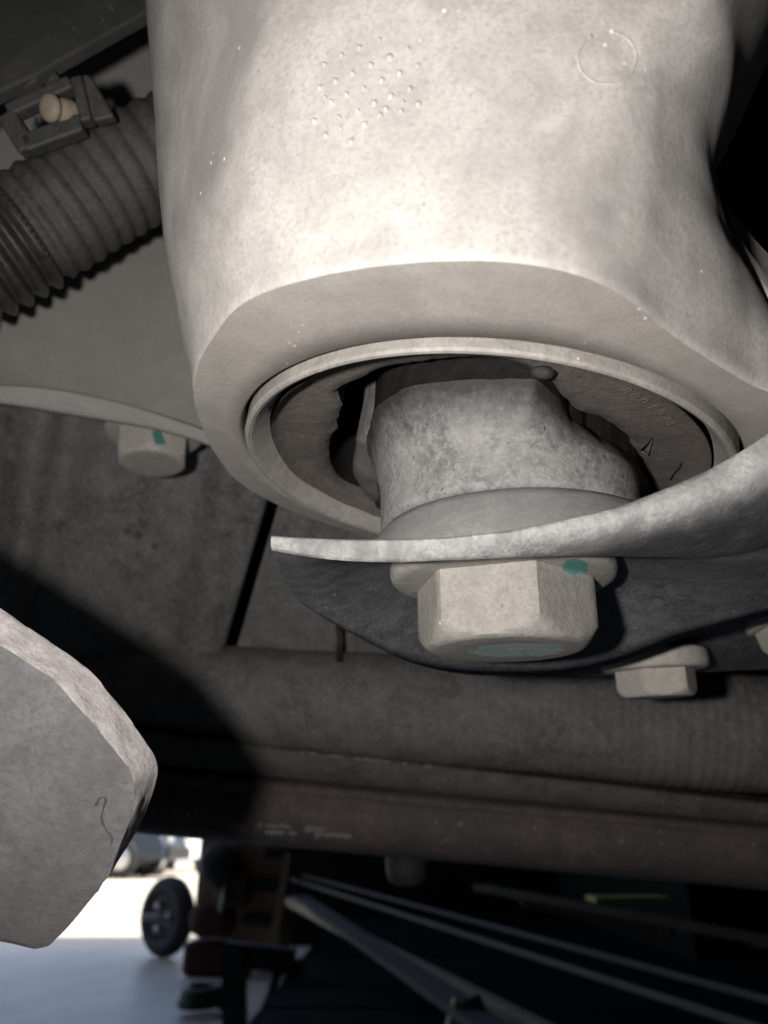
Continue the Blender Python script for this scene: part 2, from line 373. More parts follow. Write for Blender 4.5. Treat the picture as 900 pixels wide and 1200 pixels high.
for k in range(34):
    q = random.choice((random.uniform(.33, .47), random.uniform(.4, .95))); s_ = random.uniform(.72, .96) if q < .48 else random.uniform(.2, 1)
    A = P(-60, 902+s_*45, .2832-s_*.0022).lerp(P(1000, 998+s_*32, .2392-s_*.0014), q)-CF*.00025
    L_ = random.uniform(.0006, .0045 if q < .48 else .0016); pts = []
    for j in range(9):
        a_ = 2*math.pi*j/9; pts.append(A+CX*L_*math.cos(a_)*random.uniform(.5, 1)+CU*(.0008*math.sin(a_)*random.uniform(.4, 1.3)-.08*L_*math.cos(a_)))
    new_mesh('paint_flake', *prism(pts, CF*.0006), M_washer, t, smooth=False, world=True)
# rubber plug hanging under the rail
m = Matrix.Translation(P(476, 1018, .33))
t = thing('rubber_plug', 'small round rubber plug poking out below the brown rail', 'plug', m)
new_mesh('plug_body', *lathe([(.0001, -.007), (.004, -.0068), (.0075, -.005), (.0085, -.002), (.009, .004), (.007, .006), (.007, .02)], 28, True, True), M_hose, t)

# second mounting plate, far right, with the small flange bolts
t = thing('mounting_plate', 'dark flat mounting plate at right holding the two small bolts', 'metal plate', P(860, 770, .19))
pl = [P(560, 748, .172), P(700, 735, .166), P(1010, 660, .150), P(1010, 778, .185), (P(900, 786, .189)), P(760, 792, .192), P(690, 794, .193), P(600, 790, .190)]
o = new_mesh('plate_sheet', *prism(pl, CU*.004+CF*.001), M_plate, t, smooth=False, world=True); bevel(o, .001)

# ------------------------------------------------------------------ flange bolts
def bolt(label, M, rc, rf, hh, fh, mat, ang0, group='flange bolts', mark=None, chamf=.12):
    """hexagon flange bolt, head down along -z; rc corner radius, rf flange radius, hh head height, fh flange height"""
    t = thing('flange_bolt', label, 'bolt', M, group)
    v, f = lathe([(rf*.9, 0), (rf*.97, -.0003), (rf, -.0009), (rf, -fh*.72), (rf*.985, -fh*.88), (rf*.95, -fh*.97), (rf*.9, -fh), (rc*.85, -fh*1.02)], 72, True, True)
    new_mesh('flange', v, f, mat, t)
    rows = []; n = 96; z0 = -fh*.98; z1 = -fh-hh
    def hexr(a, r): 
        a = (a-ang0) % (math.pi/3); return r*math.cos(math.pi/6)/math.cos(a-math.pi/6)
    cham = rc*math.cos(math.pi/6)*1.005
    prof = [(0, z0, 1), (0, z1+.0022, 1)]
    for z, cap in ((z0, 9), (z0*.5+z1*.5, 9), (z1+rc*.19, 1.13), (z1+rc*.12, 1.075), (z1+rc*.065, 1.03), (z1+rc*.03, .985), (z1+rc*.008, .94), (z1, .88)):
        rows.append([Vector((min(hexr(2*math.pi*k/n, rc), cap*cham)*math.cos(2*math.pi*k/n), min(hexr(2*math.pi*k/n, rc), cap*cham)*math.sin(2*math.pi*k/n), z)) for k in range(n)])
    rows.append([Vector((.55*cham*math.cos(2*math.pi*k/n), .55*cham*math.sin(2*math.pi*k/n), z1+.0002)) for k in range(n)])
    v, f = loft(rows, True, True, True)
    o = new_mesh('hex_head', v, f, mat, t); smooth_by_angle(o, 24)
    return t
def stamp_patch(name, parent, targets, px, mat, lift=.00012, th=.0001):
    """a thin paint patch laid on the surfaces of the parent's parts where the photo shows it"""
    bms = []; Mi = parent.matrix_basis.inverted(); o = Mi @ CAM
    best = []
    trees = []
    for ch in targets:
        vs = [p.co.copy() for p in ch.data.vertices]; fs = [tuple(p.vertices) for p in ch.data.polygons]
        trees.append(BVHTree.FromPolygons(vs, fs))
    def hit(x, y):
        d = Mi.to_3x3() @ ray(x, y); b = None
        for tr in trees:
            h = tr.ray_cast(o, d)
            if h[0] is not None and (b is None or h[3] < b[3]): b = h
        return None if b is None else b[0]-d*lift
    rows = []
    for row in px:
        r = [hit(x, y) for x, y in row]
        if any(q is None for q in r): continue
        rows.append(r)
    if len(rows) > 1: return new_mesh(name, *loft(rows), mat, parent)

up_b = MB.to_3x3()
def tiltM(p, tilt, roll=0.0):            # bolt frame at p: z up axis leaning like the big bolt's
    n_ = camvec((math.sin(roll), math.cos(tilt)*math.cos(roll), -math.sin(tilt)))
    u_ = camvec((math.cos(roll), -math.sin(roll), 0)); u_ = (u_-n_*u_.dot(n_)).normalized(); v_ = n_.cross(u_)
    return mat_frame(p, u_, v_, n_)
big = bolt('largest bolt, pale dusty hex head with smeared teal paint under the bushing', MB @ Matrix.Translation((-.0021, 0, -.0130)), .0141, .0177, .0104, .0056, M_bolt, R(-90+10))
kids = [c for c in big.children]
def ell(cx, cy, rx, ry, rot=0, n=9, seed=1, jag=.25):
    """rows of pixels filling a ragged ellipse"""
    rows = []
    for i in range(n):
        q = -1+2*i/(n-1); w_ = math.sqrt(max(0.0004, 1-q*q))
        l = []
        for j in range(9):
            s = -1+2*j/8
            e = w_*(1+jag*nz((q*2, s, seed), 1.7, seed))
            X, Y = rx*s*e, ry*q
            l.append((cx+X*math.cos(rot)-Y*math.sin(rot), cy+X*math.sin(rot)+Y*math.cos(rot)))
        rows.append(l)
    return rows
stamp_patch('paint_mark', big, kids, ell(674, 664, 15, 9, .1, seed=3), M_teal)
M_scr = grime('bolt_face_scuffed', (.42, .44, .42), (.12, .26, .23), (.6, .6, .58), (.35, .6), 260, 1500, bump=.6, streak=(.35, 1.6, 1))
stamp_patch('scuffed_paint', big, kids, ell(606, 762, 54, 8, -.02, n=13, seed=6, jag=.35), M_scr)
b2 = bolt('flange bolt with a teal stripe hanging from the grey sheet at left', tiltM(P(182, 497, .233), R(22), R(-2)), .0110, .0145, .0092, .0044, M_bolt2, R(-90+14))
stamp_patch('paint_stripe', b2, list(b2.children), [[(174+k*1.1, 495+k*3.3), (178+k*1.1, 494+k*3.3), (182+k*1.1, 494+k*3.3), (185.5+k*1.1, 496+k*3.1)] for k in range(9)], M_teal)
b3 = bolt('small bolt with wide flange lip under the right end of the black plate', tiltM(P(764, 762, .176), R(17), R(-2)), .0090, .0118, .0060, .0046, M_bolt2, R(-90+25))
b4 = bolt('bolt head cut off by the right edge of the photo', tiltM(P(914, 716, .168), R(24), R(-14)), .0068, .0083, .0052, .0030, M_bolt2, R(-90+5))

# ------------------------------------------------------------------ ribbed hose and its clip
t = thing('ribbed_hose', 'dark corrugated conduit hose passing behind the cast arm at upper left', 'hose')
cpath = cr([P(-120, 340, .172), P(-30, 306, .176), P(60, 256, .181), (P(150, 203, .186)), P(260, 153, .192), P(360, 118, .2)], 300)
t.matrix_basis = Matrix.Translation(cpath[0]); rad = []
for i in range(300):
    q = i/299; ph = (q*26) % 1
    amp = .0022 if q < .34 else .0008
    prof_ = .5-.5*math.cos(2*math.pi*ph); prof_ = prof_**.6
    rad.append(.0118+(.0008 if q > .36 else 0)+amp*prof_+.0003*nz((q*20, 0, 0), 1, 8))
new_mesh('corrugated_tube', *tube(cpath[99:], rad[99:], 56), M_hose, t, world=True)
new_mesh('bellows_end', *tube(cpath[:103], rad[:103], 56), M_gloss, t, world=True)
cl = thing('hose_clip', 'black plastic clip frame with a tan push pin above the ribbed hose', 'clip', tiltM(P(72, 140, .168), R(0), R(0)))
def CLP(x, y, d=.168): return cl.matrix_basis.inverted() @ P(x, y, d)
outer = [(4, 134), (18, 128), (33, 120), (52, 112), (48, 100), (64, 80), (76, 92), (92, 84), (100, 86), (134, 136), (112, 142), (98, 150), (62, 164), (28, 182), (22, 168)]
# frame built of bars round an open middle
def framebar(a, b, w, d=.168, h=.004):
    A, B_ = CLP(*a, d), CLP(*b, d); o = new_mesh('clip_bar', *bar(A, B_, w, h, Vector((0, 0, 1)) if False else (cl.matrix_basis.to_3x3().inverted() @ CF)), M_clip, cl, smooth=False); return bevel(o, .0006)
framebar((10, 137), (36, 178), .0042); framebar((12, 134), (86, 100), .0030); framebar((30, 172), (98, 147), .0040)
framebar((92, 94), (104, 146), .0026)
o = new_mesh('clip_tab', *prism([CLP(x, y, .1675) for x, y in ((88, 92), (100, 85), (107, 90), (134, 136), (110, 142), (102, 130))], cl.matrix_basis.to_3x3().inverted() @ (CF*.003)), M_clip, cl, smooth=False); bevel(o, .0006)
o = new_mesh('clip_tongue', *prism([CLP(x, y, .169) for x, y in ((34, 118), (50, 100), (62, 78), (70, 92), (84, 98), (40, 122))], cl.matrix_basis.to_3x3().inverted() @ (CF*.003)), M_clip, cl, smooth=False); bevel(o, .0006)
for (x, y, w_, h_) in ((18, 160, 5, 3), (24, 150, 3, 4), (94, 93, 3, 3), (42, 142, 2, 6), (92, 138, 3, 3)):
    o = new_mesh('clip_lug', *box(CLP(x, y, .1655), (w_*.00019, h_*.00019, .0016)), M_clip, cl, smooth=False)
    bevel(o, .0003)
ax0, ax1 = CLP(53, 125, .163), CLP(90, 135, .170)
pts = [ax0.lerp(ax1, q) for q in (0, .04, .12, .2, .24, .3, .36, .5, .7, .85, .97, 1)]
new_mesh('push_pin', *tube(pts, [.0014, .0024, .0029, .0029, .0026, .0018, .0022, .0027, .0028, .0027, .0021, .001], 24), M_pin, cl)

# ================================================================== BROKEN GREY PLATE, lower left
pts = [(-300, 520), (-180, 598), (-70, 668), (-30, 694), (0, 712), (24, 730), (40, 741), (48, 742), (52, 747), (72, 762), (92, 775), (104, 787), (112, 789), (117, 800), (140, 826), (158, 850), (164, 862), (170, 866), (174, 880), (181, 900), (179, 916), (170, 940), (155, 976), (138, 1006), (118, 1036), (98, 1064), (76, 1091), (60, 1109), (50, 1114), (34, 1111), (18, 1107), (-70, 1092), (-300, 1060)]
pts = [(450+(x-450)/(1+.061*min(1, max(0, (i-17)/7))), 600+(y-600)/(1+.061*min(1, max(0, (i-17)/7)))) for i, (x, y) in enumerate(pts)]
cpts = []
for i in range(len(pts)):
    a, b = pts[i], pts[(i+1) % len(pts)]
    m_ = max(1, int(math.hypot(b[0]-a[0], b[1]-a[1])/5))
    for k in range(m_):
        q = k/m_; x, y = a[0]+(b[0]-a[0])*q, a[1]+(b[1]-a[1])*q
        amp = 2.2 if (0 < i < 21) else .7
        cpts.append((x+amp*nz((x, y, 0), .16, 1), y+amp*nz((x, y, 9), .16, 2)))
bl = thing('broken_plate', 'thick grey plate with pale ragged broken edge filling the lower left', 'metal plate', P(50, 1000, .1))
Dback = .104
nc_ = len(cpts); cpts = [tuple(sum(cpts[(i+j) % nc_][k] for j in range(-2, 3))/5 for k in (0, 1)) for i in range(nc_)]
outerb = [P(x, y, Dback) for x, y in cpts]
rows = [outerb]
off = P(0, 780, .087)-P(0, 780, Dback)
# front face outline sits toward the camera and is shifted outward from the picture centre by perspective
offv = -CF*.0060
cb_ = sum(outerb, Vector())/len(outerb)
def inw(p):
    d_ = (cb_-p); return d_.normalized()*.0018*min(1, max(0, -d_.normalized().dot((CX*.55+CU*.83))*1.6+.1))
fr = [p+offv+inw(p)+CX*.0004*nz(p, 220, 1)+CU*.0004*nz(p, 220, 2) for p in outerb]
nf_ = len(fr); fr = [sum((fr[(i+j) % nf_] for j in range(-3, 4)), Vector())/7 for i in range(nf_)]
cen = sum(fr, Vector())/len(fr)
mids = []
for q in (.1, .2, .3, .4, .5, .6, .7, .8, .9, .96):
    mids.append([a.lerp(b, q)+(a.lerp(b, q)-cen).normalized()*(.00028*nz(a.lerp(b, q), 330, 5)+.00012*nz(a.lerp(b, q), 900, 6)) for a, b in zip(outerb, fr)])
v, f = loft([outerb]+mids+[fr], True, True, False)
o = new_mesh('broken_edge', v, f, M_blade_edge, bl, world=True); smooth_by_angle(o, 50)
inn = [p+(cen-p).normalized()*.0008-CF*.0003 for p in fr]
inn2 = [p+(cen-p).normalized()*.003-CF*.0004 for p in fr]
n = len(fr); rr_ = [fr, inn, inn2]
v, f = loft(rr_, True, False, True)
smooth_by_angle(new_mesh('plate_face', v, f, M_blade, bl, world=True), 20)
# a dark hooked scratch on the face
hk = [(112, 944), (117, 935), (124, 936), (121, 948), (119, 960), (124, 972), (131, 982), (130, 990)]
tr = BVHTree.FromPolygons(v, f)
hp = []
for x, y in hk:
    h = tr.ray_cast(CAM, ray(x, y))
    if h[0] is not None: hp.append(h[0]-CF*.00002)
if len(hp) > 3:
    hp = cr(hp, 28); new_mesh('scratch', *tube(hp, [.00013+.00006*math.sin(i*.9) for i in range(28)], 6), M_hose, bl, world=True)

# ================================================================== CONTROL ARM
arm = thing('control_arm', 'huge pale dusty cast metal arm with a round eye at its lower end', 'control arm', ME)
rr0 = [48.2,48.1,48.1,48.1,48.1,48.2,48.2,48.2,48.3,48.3,48.3,48.3,48.3,48.3,48.3,48.2,48.2,48.2,48.2,48.2,48.2,48.2,48.1,48.1,48.1,48.1,48.1,48.1,48.1,48.1,48.1,48.1,48.1,48.2,48.2,48.2,48.2,48.2,48.2,48.0,47.9,47.6,47.4,47.1,46.9,46.7,46.4,46.2,46.0,46.0,46.0,46.2,46.4,46.7,47.0,47.3,47.5,47.7,47.9,48.1,48.2,48.3,48.3,48.2,48.0,47.8,47.6,47.5,47.3,47.3,47.2,47.1,47.1,47.2,47.3,47.6,47.8,48.1,48.3,48.6,49.0,49.3,49.7,50.1,50.5,50.8,51.2,51.6,52.1,52.7,53.3,53.8,54.1,54.3,54.4,54.4,54.4,54.5,54.5,54.6,54.6,54.7,54.8,54.8,54.9,54.9,54.8,54.6,54.3,53.8,53.1,52.3,51.4,50.4,49.5,48.8,48.3,47.9,47.7,47.6,47.6,47.7,47.9,48.3,49.1,50.1,51.0,51.7,52.3,52.7,52.9,52.8,52.6,52.3,51.9,51.5,51.2,50.8,50.4,50.0,49.6,49.2,48.8,48.4]
NA = 288
def rout(k):
    q = k/2; i = int(q) % 144; f = q-int(q); return (rr0[i]*(1-f)+rr0[(i+1) % 144]*f)/1000
lev = [(0, 0.993, 0.933), (0.5, 0.995, 0.93), (1.5, 1.003, 0.923), (4, 1.02, 0.908), (7, 1.045, 0.888), (10, 1.073, 0.853), (14, 1.105, 0.79), (18, 1.138, 0.718), (23, 1.178, 0.54), (28, 1.213, 0.488), (34, 1.245, 0.483), (40, 1.283, 0.533), (48, 1.33, 0.593), (56, 1.38, 0.65), (66, 1.438, 0.723), (74, 1.485, 0.78), (82, 1.533, 0.84)]
def interp(h, k):
    for i in range(len(lev)-1):
        if lev[i][0] <= h <= lev[i+1][0]:
            q = (h-lev[i][0])/(lev[i+1][0]-lev[i][0]); return lev[i][k]+(lev[i+1][k]-lev[i][k])*q
    return lev[-1][k]
rows = []
hs = [0, .3, .8, 1.5, 2.5]+[4+1.5*i for i in range(50)]
hs = [h for h in hs if h <= 80]
for h in hs:
    # smooth the level table a little
    sL = sum(interp(max(0, min(82, h+o_)), 1) for o_ in (-3, -1.5, 0, 1.5, 3))/5 if h > 3 else interp(h, 1)
    sR = sum(interp(max(0, min(82, h+o_)), 2) for o_ in (-3, -1.5, 0, 1.5, 3))/5 if h > 3 else interp(h, 2)
    row = []
    for k in range(NA):
        a = 2*math.pi*k/NA; r = rout(k)
        if h > 0: # blend outline to a rounder one with height
            b_ = min(1, h/35.0); r = r*(1-b_)+b_*sum(rout(k+j*6) for j in range(-4, 5))/9
        if a > math.pi*1.5: r *= 1+.16*math.sin(2*a)**2*min(1, max(0, (h-18)/14))     # squarer shoulder at the right
        x, y = r*math.cos(a), r*math.sin(a)
        c = x/.04; w_ = 1/(1+math.exp(-c*9))     # soft change from the left to the right scale
        s = sL*(1-w_)+sR*w_
        e = .0003*(1-math.sqrt(max(0, 1-(1-min(h, .8)/.8)**2)))   # tiny rolled corner
        if y < 0:
            nf = min(1, -y/.05)**1.5; y -= nf*(.30*h/1000 + .15*x*math.exp(-(x/.026)**2)*min(1, h/22))
        l = math.hypot(x, y)
        lump = .0004*nz((x, y, h/1000), 60, 3) if h > 2 else 0
        row.append(Vector((x*s*(1-e/l)+x/l*lump, y*(1-e/l)+y/l*lump, h/1000)))
    rows.append(row)
v, f = loft(rows, True, False, True)
armtree = BVHTree.FromPolygons([Vector(p) for p in v], f); armo = MEi @ CAM
for cx_, cy_, rad_, dep_ in ((712, 68, .0034, .0004), (432, 112, .0088, .00055), (330, 190, .012, -.0004), (250, 120, .009, .0003), (640, 180, .010, .0004)):     # shallow hollows and swells of the casting
    c_ = armtree.ray_cast(armo, (MEi.to_3x3() @ ray(cx_, cy_)))[0]
    if c_ is None: continue
    for p in v:
        dd_ = (p-c_).length/rad_
        if dd_ < 1.3:
            q_ = min(1, max(0, (1.3-dd_)/.55)); p += (c_-armo).normalized()*dep_*q_*q_*(3-2*q_)
body = smooth_by_angle(new_mesh('arm_body', v, f, M_cast, arm), 50)
# machined face with bore
RB = .0403
frows = [[Vector((RB*math.cos(2*math.pi*k/NA), RB*math.sin(2*math.pi*k/NA), z)) for k in range(NA)] for z in (.03, .0008)]
frows.append([Vector(((RB+.0005)*math.cos(2*math.pi*k/NA), (RB+.0005)*math.sin(2*math.pi*k/NA), 0)) for k in range(NA)])
for q in (.33, .66):
    frows.append([frows[2][k].lerp(rows[0][k], q) for k in range(NA)])
frows.append([p.copy() for p in rows[0]])
new_mesh('machined_face', *loft(frows, True), M_face, arm)
armtree = BVHTree.FromPolygons([Vector(p) for p in v], f)
armo = MEi @ CAM
def onarm(x, y):
    d = MEi.to_3x3() @ ray(x, y); h = armtree.ray_cast(armo, d); return h[0], h[1]
# little cast dots
dots = [(200,180),(300,125),(405,80),(520,35),(690,85),(582,135),(472,182),(365,230),(265,275),(172,315),(535,272),(640,230),(745,185),(432,318),(330,355),(240,398),(590,365),(700,322),(492,405),(395,450),(285,488),(750,412),(650,452),(140,510),(295,555),(205,592),(355,632),(525,475),(435,530),(205,375),(660,400),(560,440)]
DV = []
for x, y in dots:
    p, nn = onarm(340+x/5, 40+y/5)
    if p is None: continue
    if nn.dot(armo-p) < 0: nn = -nn
    m = nn.to_track_quat('Z', 'Y').to_matrix().to_4x4(); m.translation = p
    r = random.uniform(.00026, .00042)
    vv, ff = lathe([(r*1.3, -.0001), (r, .00012), (r*.6, .0003), (r*.1, .00038)], 10, False, True)
    DV.append(([m @ q for q in vv], ff))
o = new_mesh('casting_dots', *join(*DV), M_cast, arm); o['kind'] = 'stuff'; o['label'] = 'patch of small raised dots on the cast wall'
# faint round casting marks (a raised ring each)
def castring(cx, cy, rx, ry, th, a0=0, a1=2*math.pi, n=48):
    pp = []
    for i in range(n+1):
        a = a0+(a1-a0)*i/n; h, nn = onarm(cx+rx*math.cos(a)*(1+.06*nz((math.cos(a), math.sin(a), cx), 1.5, 2)), cy+ry*math.sin(a)*(1+.06*nz((math.sin(a), math.cos(a), cx), 1.5, 4)))
        if h is not None:
            if nn.dot(armo-h) < 0: nn = -nn
            pp.append(h-nn*th*.72)
    if len(pp) > 4: return new_mesh('casting_mark', *tube(pp, th, 10, True), M_cast, arm)
castring(712, 68, 34, 31, .00028, R(-85), R(240))
# rib beside the dark hollow at right
rib = [(852, 246), (858, 272), (868, 300), (882, 326), (905, 356), (950, 400)]
A = cr([P(x, y, .1015-.00002*(y-246)) for x, y in rib], 30)
Bq = cr([P(x+1, y+2, .110-.00003*(y-246)) for x, y in ((855, 243), (872, 264), (892, 288), (918, 312), (950, 340), (1000, 380))], 30)
Cq = cr([P(x, y, .1095-.00003*(y-246)) for x, y in ((852, 250), (854, 285), (862, 318), (874, 345), (900, 378), (945, 420))], 30)
new_mesh('cast_rib', *loft([Cq, A, [a.lerp(b, .12)-CF*.0006 for a, b in zip(A, Bq)], [a.lerp(b, .5)+CF*.0005 for a, b in zip(A, Bq)], Bq]), M_cast, arm, world=True)

# ================================================================== BUSHING
bu = thing('suspension_bushing', 'round rubber bushing with torn rubber inside the eye of the arm', 'bushing', ME)
v, f = lathe([(.0357, .03), (.0358, .0040), (.0361, .0026), (.0366, .0020), (.0380, -.0003), (.0384, -.0008), (.0389, -.0011), (.0393, -.0010), (.03955, -.0006), (.0396, .0002), (.0396, .03)], 200)
smooth_by_angle(new_mesh('outer_sleeve', v, f, M_ring, bu), 17)
# rubber ring: outer circle to a torn inner edge
def onEz(x, y, z): p = on(MEi, x, y, z); return Vector((p.x, p.y, z))
ZR = .0050
inner_px = [(470, 428), (432, 440), (396, 461), (401, 480), (393, 508), (386, 545), (396, 562), (420, 580), (440, 602), (500, 624), (580, 634), (660, 628), (730, 604), (766, 582), (757, 553), (742, 529), (722, 506), (697, 490), (672, 484), (654, 466), (640, 445), (618, 431), (596, 424)]
loopI = [onEz(x, y, ZR) for x, y in inner_px]
SC = MEi @ (MB @ Vector((0, 0, .004))); SC.z = 0
def polar(loop, c, n, jag=0, seed=1):
    ang = sorted([(math.atan2(p.y-c.y, p.x-c.x), math.hypot(p.x-c.x, p.y-c.y)) for p in loop])
    out = []
    for k in range(n):
        a = -math.pi+2*math.pi*k/n
        pr = [(x-2*math.pi, r) for x, r in ang[-2:]]+ang+[(x+2*math.pi, r) for x, r in ang[:2]]
        for i in range(len(pr)-1):
            if pr[i][0] <= a <= pr[i+1][0]:
                q = (a-pr[i][0])/max(1e-9, pr[i+1][0]-pr[i][0]); r = pr[i][1]+(pr[i+1][1]-pr[i][1])*q; break
        r += jag*nz((math.cos(a)*3, math.sin(a)*3, seed), 2.5, seed)+jag*.5*nz((math.cos(a)*3, math.sin(a)*3, seed), 9, seed)
        out.append(Vector((c.x+r*math.cos(a), c.y+r*math.sin(a), 0)))
    return out
NR = 240
li = polar(loopI, SC, NR, .0005, 4)
def out_to_ring(p, rad):
    d = Vector((p.x-SC.x, p.y-SC.y, 0)).normalized(); c = Vector((SC.x, SC.y, 0))
    b = c.dot(d); return c+d*(-b+math.sqrt(b*b-(c.dot(c)-rad*rad)))
rows = []
lo = [out_to_ring(p, .0358) for p in li]
for p, q in zip(li, lo):
    if (p.x*p.x+p.y*p.y) > .0354**2: p.x, p.y = q.x*.985, q.y*.985
for tq, z in ((0, .0015), (.05, .0030), (.15, .0042), (.4, ZR-.0004), (.7, ZR-.0006), (.9, ZR-.0002), (1, ZR+.001), (1.0, .012), (.98, .028)):
    rows.append([Vector((q.x+(p.x-q.x)*tq, q.y+(p.y-q.y)*tq, z+.0004*nz((p.x+tq*.01, p.y, z), 160, 2))) for p, q in zip(li, lo)])
rub = new_mesh('rubber_ring', *loft(rows[:7], True), M_rubber, bu)
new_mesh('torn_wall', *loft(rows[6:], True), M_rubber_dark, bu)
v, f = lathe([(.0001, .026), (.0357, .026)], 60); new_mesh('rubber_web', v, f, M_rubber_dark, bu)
# core: rubber collar on the inner sleeve, its edge following the tear
core_px = [(629, 444), (649, 462), (666, 488), (687, 504), (713, 517), (736, 533), (752, 552), (761, 574), (745, 604), (660, 624), (560, 628), (470, 614), (440, 596), (439, 579), (437, 557), (435, 538), (435, 502), (441, 478), (472, 456), (520, 447), (580, 445)]
ZC = .0035
lc = polar([onEz(x, y, ZC) for x, y in core_px], SC, NR, .0003, 9)
MBE = MEi @ MB
def circ(a, rad, z):                      # a point of the bolt-frame circle with polar angle a about SC
    p = MBE @ Vector((rad*math.cos(a)-.0007, rad*math.sin(a), z)); return p
rows = []
for rad, z in ((.0150, -.0103), (.0196, -.0103), (.0205, -.0099), (.0206, -.0090), (.0206, -.0060), (.0206, -.0035)):
    rows.append([circ(-math.pi+2*math.pi*k/NR, rad, z) for k in range(NR)])
base = [circ(-math.pi+2*math.pi*k/NR, .0206, -.0035) for k in range(NR)]
for i in range(1, 11):
    q = i/10; e = .75*q+.25*q*q; row = []
    for k in range(NR):
        b_, p = base[k], lc[k]; z = b_.z+(ZC-b_.z)*q
        row.append(Vector((b_.x+(p.x-b_.x)*e, b_.y+(p.y-b_.y)*e, z))+(Vector((p.x-SC.x, p.y-SC.y, 0)).normalized()*.0002*nz((b_.x, b_.y, z), 170, 5)*math.sin(math.pi*min(1, q))))
    rows.append(row)
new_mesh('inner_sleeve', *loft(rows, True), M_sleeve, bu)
# shadow painted into the sleeve colour: darker towards its root past a ragged line
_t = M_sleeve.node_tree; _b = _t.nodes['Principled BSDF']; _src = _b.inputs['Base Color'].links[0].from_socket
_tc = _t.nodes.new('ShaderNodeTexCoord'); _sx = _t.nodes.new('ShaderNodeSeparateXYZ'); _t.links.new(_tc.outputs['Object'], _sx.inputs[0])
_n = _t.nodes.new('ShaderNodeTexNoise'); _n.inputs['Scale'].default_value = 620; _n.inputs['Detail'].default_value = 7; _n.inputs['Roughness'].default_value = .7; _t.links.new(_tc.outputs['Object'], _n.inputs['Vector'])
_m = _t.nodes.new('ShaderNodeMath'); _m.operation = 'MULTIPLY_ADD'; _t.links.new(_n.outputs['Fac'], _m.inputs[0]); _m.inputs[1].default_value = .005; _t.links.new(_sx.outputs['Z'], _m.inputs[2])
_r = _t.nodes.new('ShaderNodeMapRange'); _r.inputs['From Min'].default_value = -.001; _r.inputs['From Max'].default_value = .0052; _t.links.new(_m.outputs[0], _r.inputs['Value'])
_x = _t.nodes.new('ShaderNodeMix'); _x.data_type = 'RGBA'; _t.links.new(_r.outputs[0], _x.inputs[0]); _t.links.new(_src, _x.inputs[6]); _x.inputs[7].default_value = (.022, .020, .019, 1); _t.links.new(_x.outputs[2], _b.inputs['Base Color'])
edge = rows[-1]
# dusty rubber collar showing behind the sleeve's left flank
cpx = [(412, 557), (417, 538), (428, 502), (438, 478), (424, 580), (440, 600), (470, 460), (520, 452), (580, 450), (629, 450), (666, 494), (713, 523), (750, 560), (740, 602), (660, 622), (560, 626), (470, 614)]
l3 = polar([onEz(x, y, ZC) for x, y in cpx], SC, NR, .0003, 12)
pm_ = onEz(416, 548, ZC); am_ = math.atan2(pm_.y-SC.y, pm_.x-SC.x)
for p, p0 in zip(l3, lc):                 # only the left flank stands out from under the sleeve
    da_ = abs((math.atan2(p.y-SC.y, p.x-SC.x)-am_+math.pi) % (2*math.pi)-math.pi); w_ = min(1, max(0, (R(52)-da_)/R(34)))
    r0_, r1_ = math.hypot(p0.x-SC.x, p0.y-SC.y)*.9, math.hypot(p.x-SC.x, p.y-SC.y); k_ = (r0_+(r1_-r0_)*w_*w_*(3-2*w_))/r1_
    p.x, p.y = SC.x+(p.x-SC.x)*k_, SC.y+(p.y-SC.y)*k_
rows_c = [[Vector((SC.x+(p.x-SC.x)*s_, SC.y+(p.y-SC.y)*s_, z+.0002*nz((p.x, p.y, z), 240, 3))) for p in l3] for s_, z in ((.80, ZC-.0012), (.90, ZC-.0006), (.96, ZC), (.99, ZC+.0007), (1, ZC+.0018), (.99, .012), (1.0, .024))]
new_mesh('rubber_collar', *loft(rows_c, True), M_collar, bu)
rows = [edge]+[[Vector((SC.x+(p.x-SC.x)*s_, SC.y+(p.y-SC.y)*s_, z+.0004*nz((p.x, p.y, z), 300, 6))) for p in edge] for s_, z in ((.99, ZC+.0012), (.985, .008), (1.0, .014), (1.1, .0262))]
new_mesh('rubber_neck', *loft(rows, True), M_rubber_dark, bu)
# small pale grit bead caught at the tear
vv, ff = lathe([(.0001, -.0009), (.0009, -.0006), (.0013, 0), (.0009, .0006), (.0001, .0009)], 14)
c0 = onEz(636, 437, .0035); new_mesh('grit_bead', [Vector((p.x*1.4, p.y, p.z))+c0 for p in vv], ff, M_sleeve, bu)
# raised moulded characters on the rubber
def chars(text, places, size, mat, name, parent):
    allv = []
    for chh, (pos, ang) in zip(text, places):
        cu = bpy.data.curves.new('c', 'FONT'); cu.body = chh; cu.size = size; cu.extrude = .00006; cu.align_x = 'CENTER'; cu.align_y = 'CENTER'; cu.resolution_u = 2; cu.offset = -.00002
        to = bpy.data.objects.new('c', cu); COL.objects.link(to)
        me = bpy.data.meshes.new_from_object(to.evaluated_get(bpy.context.evaluated_depsgraph_get()))
        m = Matrix.Translation(pos) @ Matrix.Rotation(ang, 4, 'Z') @ Matrix.Rotation(math.pi, 4, 'X')
        allv.append(([m @ q.co for q in me.vertices], [tuple(q.vertices) for q in me.polygons]))
        bpy.data.objects.remove(to); bpy.data.curves.remove(cu); bpy.data.meshes.remove(me)
    return new_mesh(name, *join(*allv), mat, parent, smooth=False)
tp = [(734, 458), (744, 464), (754, 470), (764, 477), (773, 483), (780, 490), (786, 496), (791, 503)]
pl_ = []
for i, (x, y) in enumerate(tp):
    p = onEz(x, y, ZR-.0006); pl_.append((p, math.atan2(p.y, p.x)+math.pi/2))
chars('80010748', pl_, .0024, M_rubber, 'moulded_number', bu)
p1, p2 = onEz(796, 531, ZR-.0006), onEz(804, 526, ZR-.0006)
